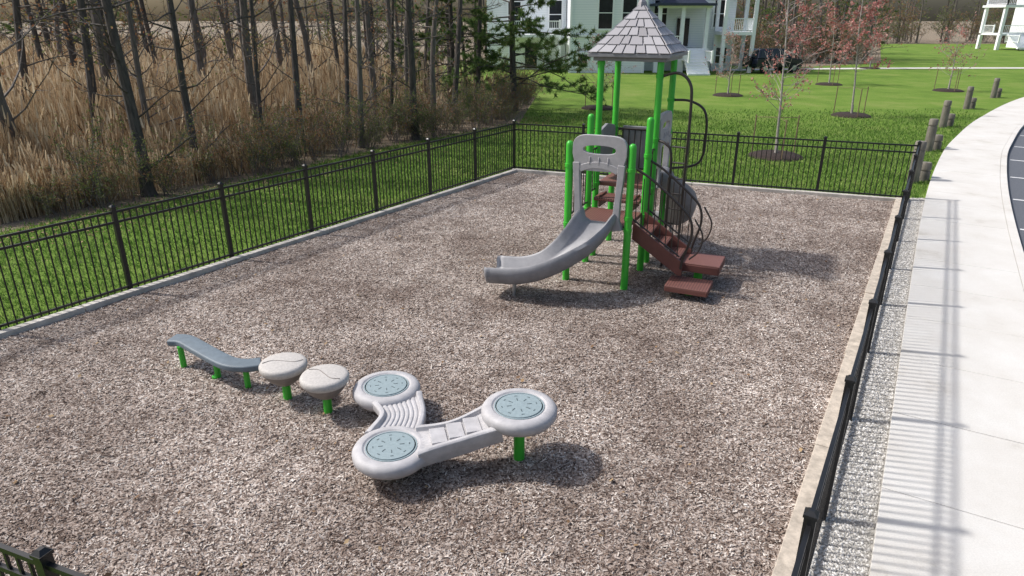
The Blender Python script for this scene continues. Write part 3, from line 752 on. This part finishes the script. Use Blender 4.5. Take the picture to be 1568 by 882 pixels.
for f in range(4):
    Rm=Matrix.Rotation(f*math.pi/2,3,'Z'); nrm=Vector((0,-(z1-z0),hw)).normalized()
    for r_ in range(rows):
        t0=r_/rows;t1=min(1,(r_+1)/rows+.03)
        h0=hw*1.03*(1-t0);h1=hw*(1-t1)
        k=max(1,round(h0*2/.19)); edges=[0]+sorted([min(.99,max(.01,(i+R.uniform(-.15,.15))/k)) for i in range(1,k)])+[1]
        for i in range(k):
            def pt(u_,t,hh,o): return Rm@(Vector(((u_*2-1)*hh,-(hw*1.02)*(1-t),(z1-z0)*t))+nrm*o)+Vector((cx,cy,z0))
            jt=t0+R.uniform(-.012,.012); g=.006/max(h0,.05)
            a,b=edges[i]+g,edges[i+1]-g
            vs=[pt(a,jt,h0,.03),pt(b,jt,h0,.03),pt(b,t1,h1,.012),pt(a,t1,h1,.012),pt(a,jt,h0,.012),pt(b,jt,h0,.012),pt(b,t1,h1,.002),pt(a,t1,h1,.002)]
            sh.add(vs,[(0,1,2,3),(7,6,5,4),(0,4,5,1),(1,5,6,2),(2,6,7,3),(3,7,4,0)])
sh.lathe((cx,cy,z1-.05),[(.10,-.04),(.07,.06),(.02,.12)],4)
sh.obj('roof_shingles',[m_shingle],ps)
# ---------------------------------------------------------------- stepping pods and balance beam
def pod(x,y,z=.5,rz=0):
    e=empty('stepping_pod',(x,y,0),rz)
    mb=MB(); mb.lathe((0,0,0),[(.048,0),(.048,z-.24)],16); mb.obj('post',[m_green],e,True)
    mb=MB(); mb.lathe((0,0,z),[(.07,-.28),(.10,-.265),(.185,-.19),(.235,-.12),(.245,-.095)],36); mb.obj('cup',[m_taupe_d],e,True)
    mb=MB(); mb.lathe((0,0,z),[(.245,-.097),(.262,-.075),(.264,-.03),(.25,-.008),(.22,.0),(.1,.008),(.001,.01)],40)
    mb.obj('top',[m_taupe],e,True)
    mb=MB(); mb.tube(catmull([(-.22,.02,.003),(-.12,.05,.006),(0,0,.009),(.12,-.05,.006),(.22,-.02,.003)],5),.005,6); o=mb.obj('groove',[m_taupe_d],e,True); o.location=(0,0,z)
pod(-2.58,6.84,.5,.3);pod(-2.04,6.55,.5,-.4)
bb=empty('balance_beam',(0,0,0))
mb=MB()
for x,y in((-4.13,7.63),(-3.58,7.34),(-3.12,7.08)): mb.tube([(x,y,0),(x,y,.30)],.036,14)
mb.tube([(-3.60,7.33,0),(-3.60,7.33,.05)],.05,12)
mb.obj('posts',[m_green],bb,True)
mb=MB()
pth=catmull([(-4.28,7.76,.33),(-4.10,7.72,.335),(-3.85,7.52,.34),(-3.58,7.30,.34),(-3.32,7.12,.335),(-3.12,7.08,.33),(-2.95,7.13,.325)],6)
mb.sweep(pth,[(-.11,-.03),(-.11,.02),(-.095,.034),(.095,.034),(.11,.02),(.11,-.03),(.08,-.055),(-.08,-.055)],0)
mb.obj('wavy_plank',[m_slate],bb,True,.006)
dc=empty('balance_disc_bridge',(0,0,0))
D=[(-1.376,6.56,.36),(-1.135,5.42,.36),(.07,5.71,.62)]
mb=MB()
for x,y,z in D: mb.lathe((x,y,0),[(.055,0),(.055,z-.12)],18)
mb.obj('posts',[m_green],dc,True)
mb=MB();ins=MB();sl_=MB()
for x,y,z in D:
    mb.lathe((x,y,z),[(.10,-.19),(.25,-.175),(.33,-.14),(.366,-.09),(.368,-.04),(.35,-.01),(.31,.006),(.27,.008),(.255,-.006),(.001,-.006)],48)
    ins.lathe((x,y,z),[(.222,-.005),(.218,.004),(.06,.008),(.001,.008)],40)
    ins.lathe((x,y,z),[(.245,-.006),(.243,.001),(.232,.001),(.230,-.006)],40)
    for k in range(8):
        a=k*math.pi/4+.2; c_,s_2=math.cos(a),math.sin(a)
        sl_.box((x+c_*.10,y+s_2*.10,z+.0075),(.045,.009,.004),0,a)
        sl_.box((x+c_*.17,y+s_2*.17,z+.0055),(.009,.028,.004),0,a)
def bridge(p0,p1,mid,w,amt,dp=.15,rh=.014):
    path=catmull([p0,mid,p1],10); n=len(path)
    ribs=[]
    m=7
    for j in range(m):
        a=-w+.08+(2*w-.16)*(j+.5)/m; hw_=(2*w-.16)/m/2
        ribs+=[(a-hw_*.8,.010),(a-hw_*.5,.010+rh),(a+hw_*.5,.010+rh),(a+hw_*.8,.010)]
    pr=[(-w,-.03),(-w,.04),(-w+.02,.056),(-w+.055,.056),(-w+.07,.012)]+ribs+[(w-.07,.012),(w-.055,.056),(w-.02,.056),(w,.04),(w,-.03),(w*.75,-dp),(-w*.75,-dp)]
    sc=[1.1-amt*math.sin(math.pi*i/(n-1)) for i in range(n)]
    mb.sweep(path,pr,0,sc)
d0,d1,d2=map(Vector,D)
dirn=(d1-d0).normalized(); bridge(d0+dirn*.20+Vector((.10,0,-.06)),d1-dirn*.22+Vector((.02,0,-.06)),(d0+d1)/2+Vector((.14,.02,-.05)),.255,.18,.15,.011)
dirn=(d2-d1).normalized(); p0=d1+dirn*.25-Vector((0,0,.065));p1=d2-dirn*.25-Vector((0,0,.065)); bridge(p0,p1,(p0+p1)/2+Vector((0,-.02,-.02)),.225,.25,.15,.004)
for k in range(3):
    t=.27+k*.22; c=p0.lerp(p1,t); mb.box((c.x,c.y-.015,c.z+.006),(.15,.25,.05),0,math.atan2(dirn.y,dirn.x))
mb.obj('discs_and_bridges',[m_bridge],dc,True,.006)
ins.obj('disc_insets',[m_teal],dc,True); sl_.obj('inset_slots',[m_slot],dc)
# ---------------------------------------------------------------- world, sun, camera
w=bpy.data.worlds.new("World"); S.world=w; w.use_nodes=True; nt=w.node_tree
sky=nt.nodes.new('ShaderNodeTexSky'); sky.sky_type='NISHITA'; sky.sun_disc=False
el=math.radians(50); az=math.atan2(-.975,.22)
sky.sun_elevation=el; sky.sun_rotation=az%(2*math.pi); sky.dust_density=4; sky.air_density=1.2; sky.ozone_density=1.0
bg=nt.nodes['Background']; nt.links.new(sky.outputs[0],bg.inputs[0]); bg.inputs[1].default_value=.15
ld=bpy.data.lights.new('sun','SUN'); ld.energy=3.8; ld.angle=math.radians(3); ld.color=(1,.975,.94)
lo=bpy.data.objects.new('sun',ld); COL.objects.link(lo)
dv=Vector((.975*math.cos(el),-.22*math.cos(el),-math.sin(el))); lo.rotation_euler=dv.to_track_quat('-Z','Y').to_euler(); lo.location=(-20,5,25)
cd=bpy.data.cameras.new('camera'); cd.sensor_width=36; cd.lens=24; cd.clip_end=2000; cd.clip_start=.05
co=bpy.data.objects.new('camera',cd); COL.objects.link(co); co.location=(0,0,4.1); co.rotation_euler=(math.radians(90-21.6),0,0)
S.camera=co
S.view_settings.view_transform='Standard'; S.view_settings.look='None'; S.view_settings.exposure=0
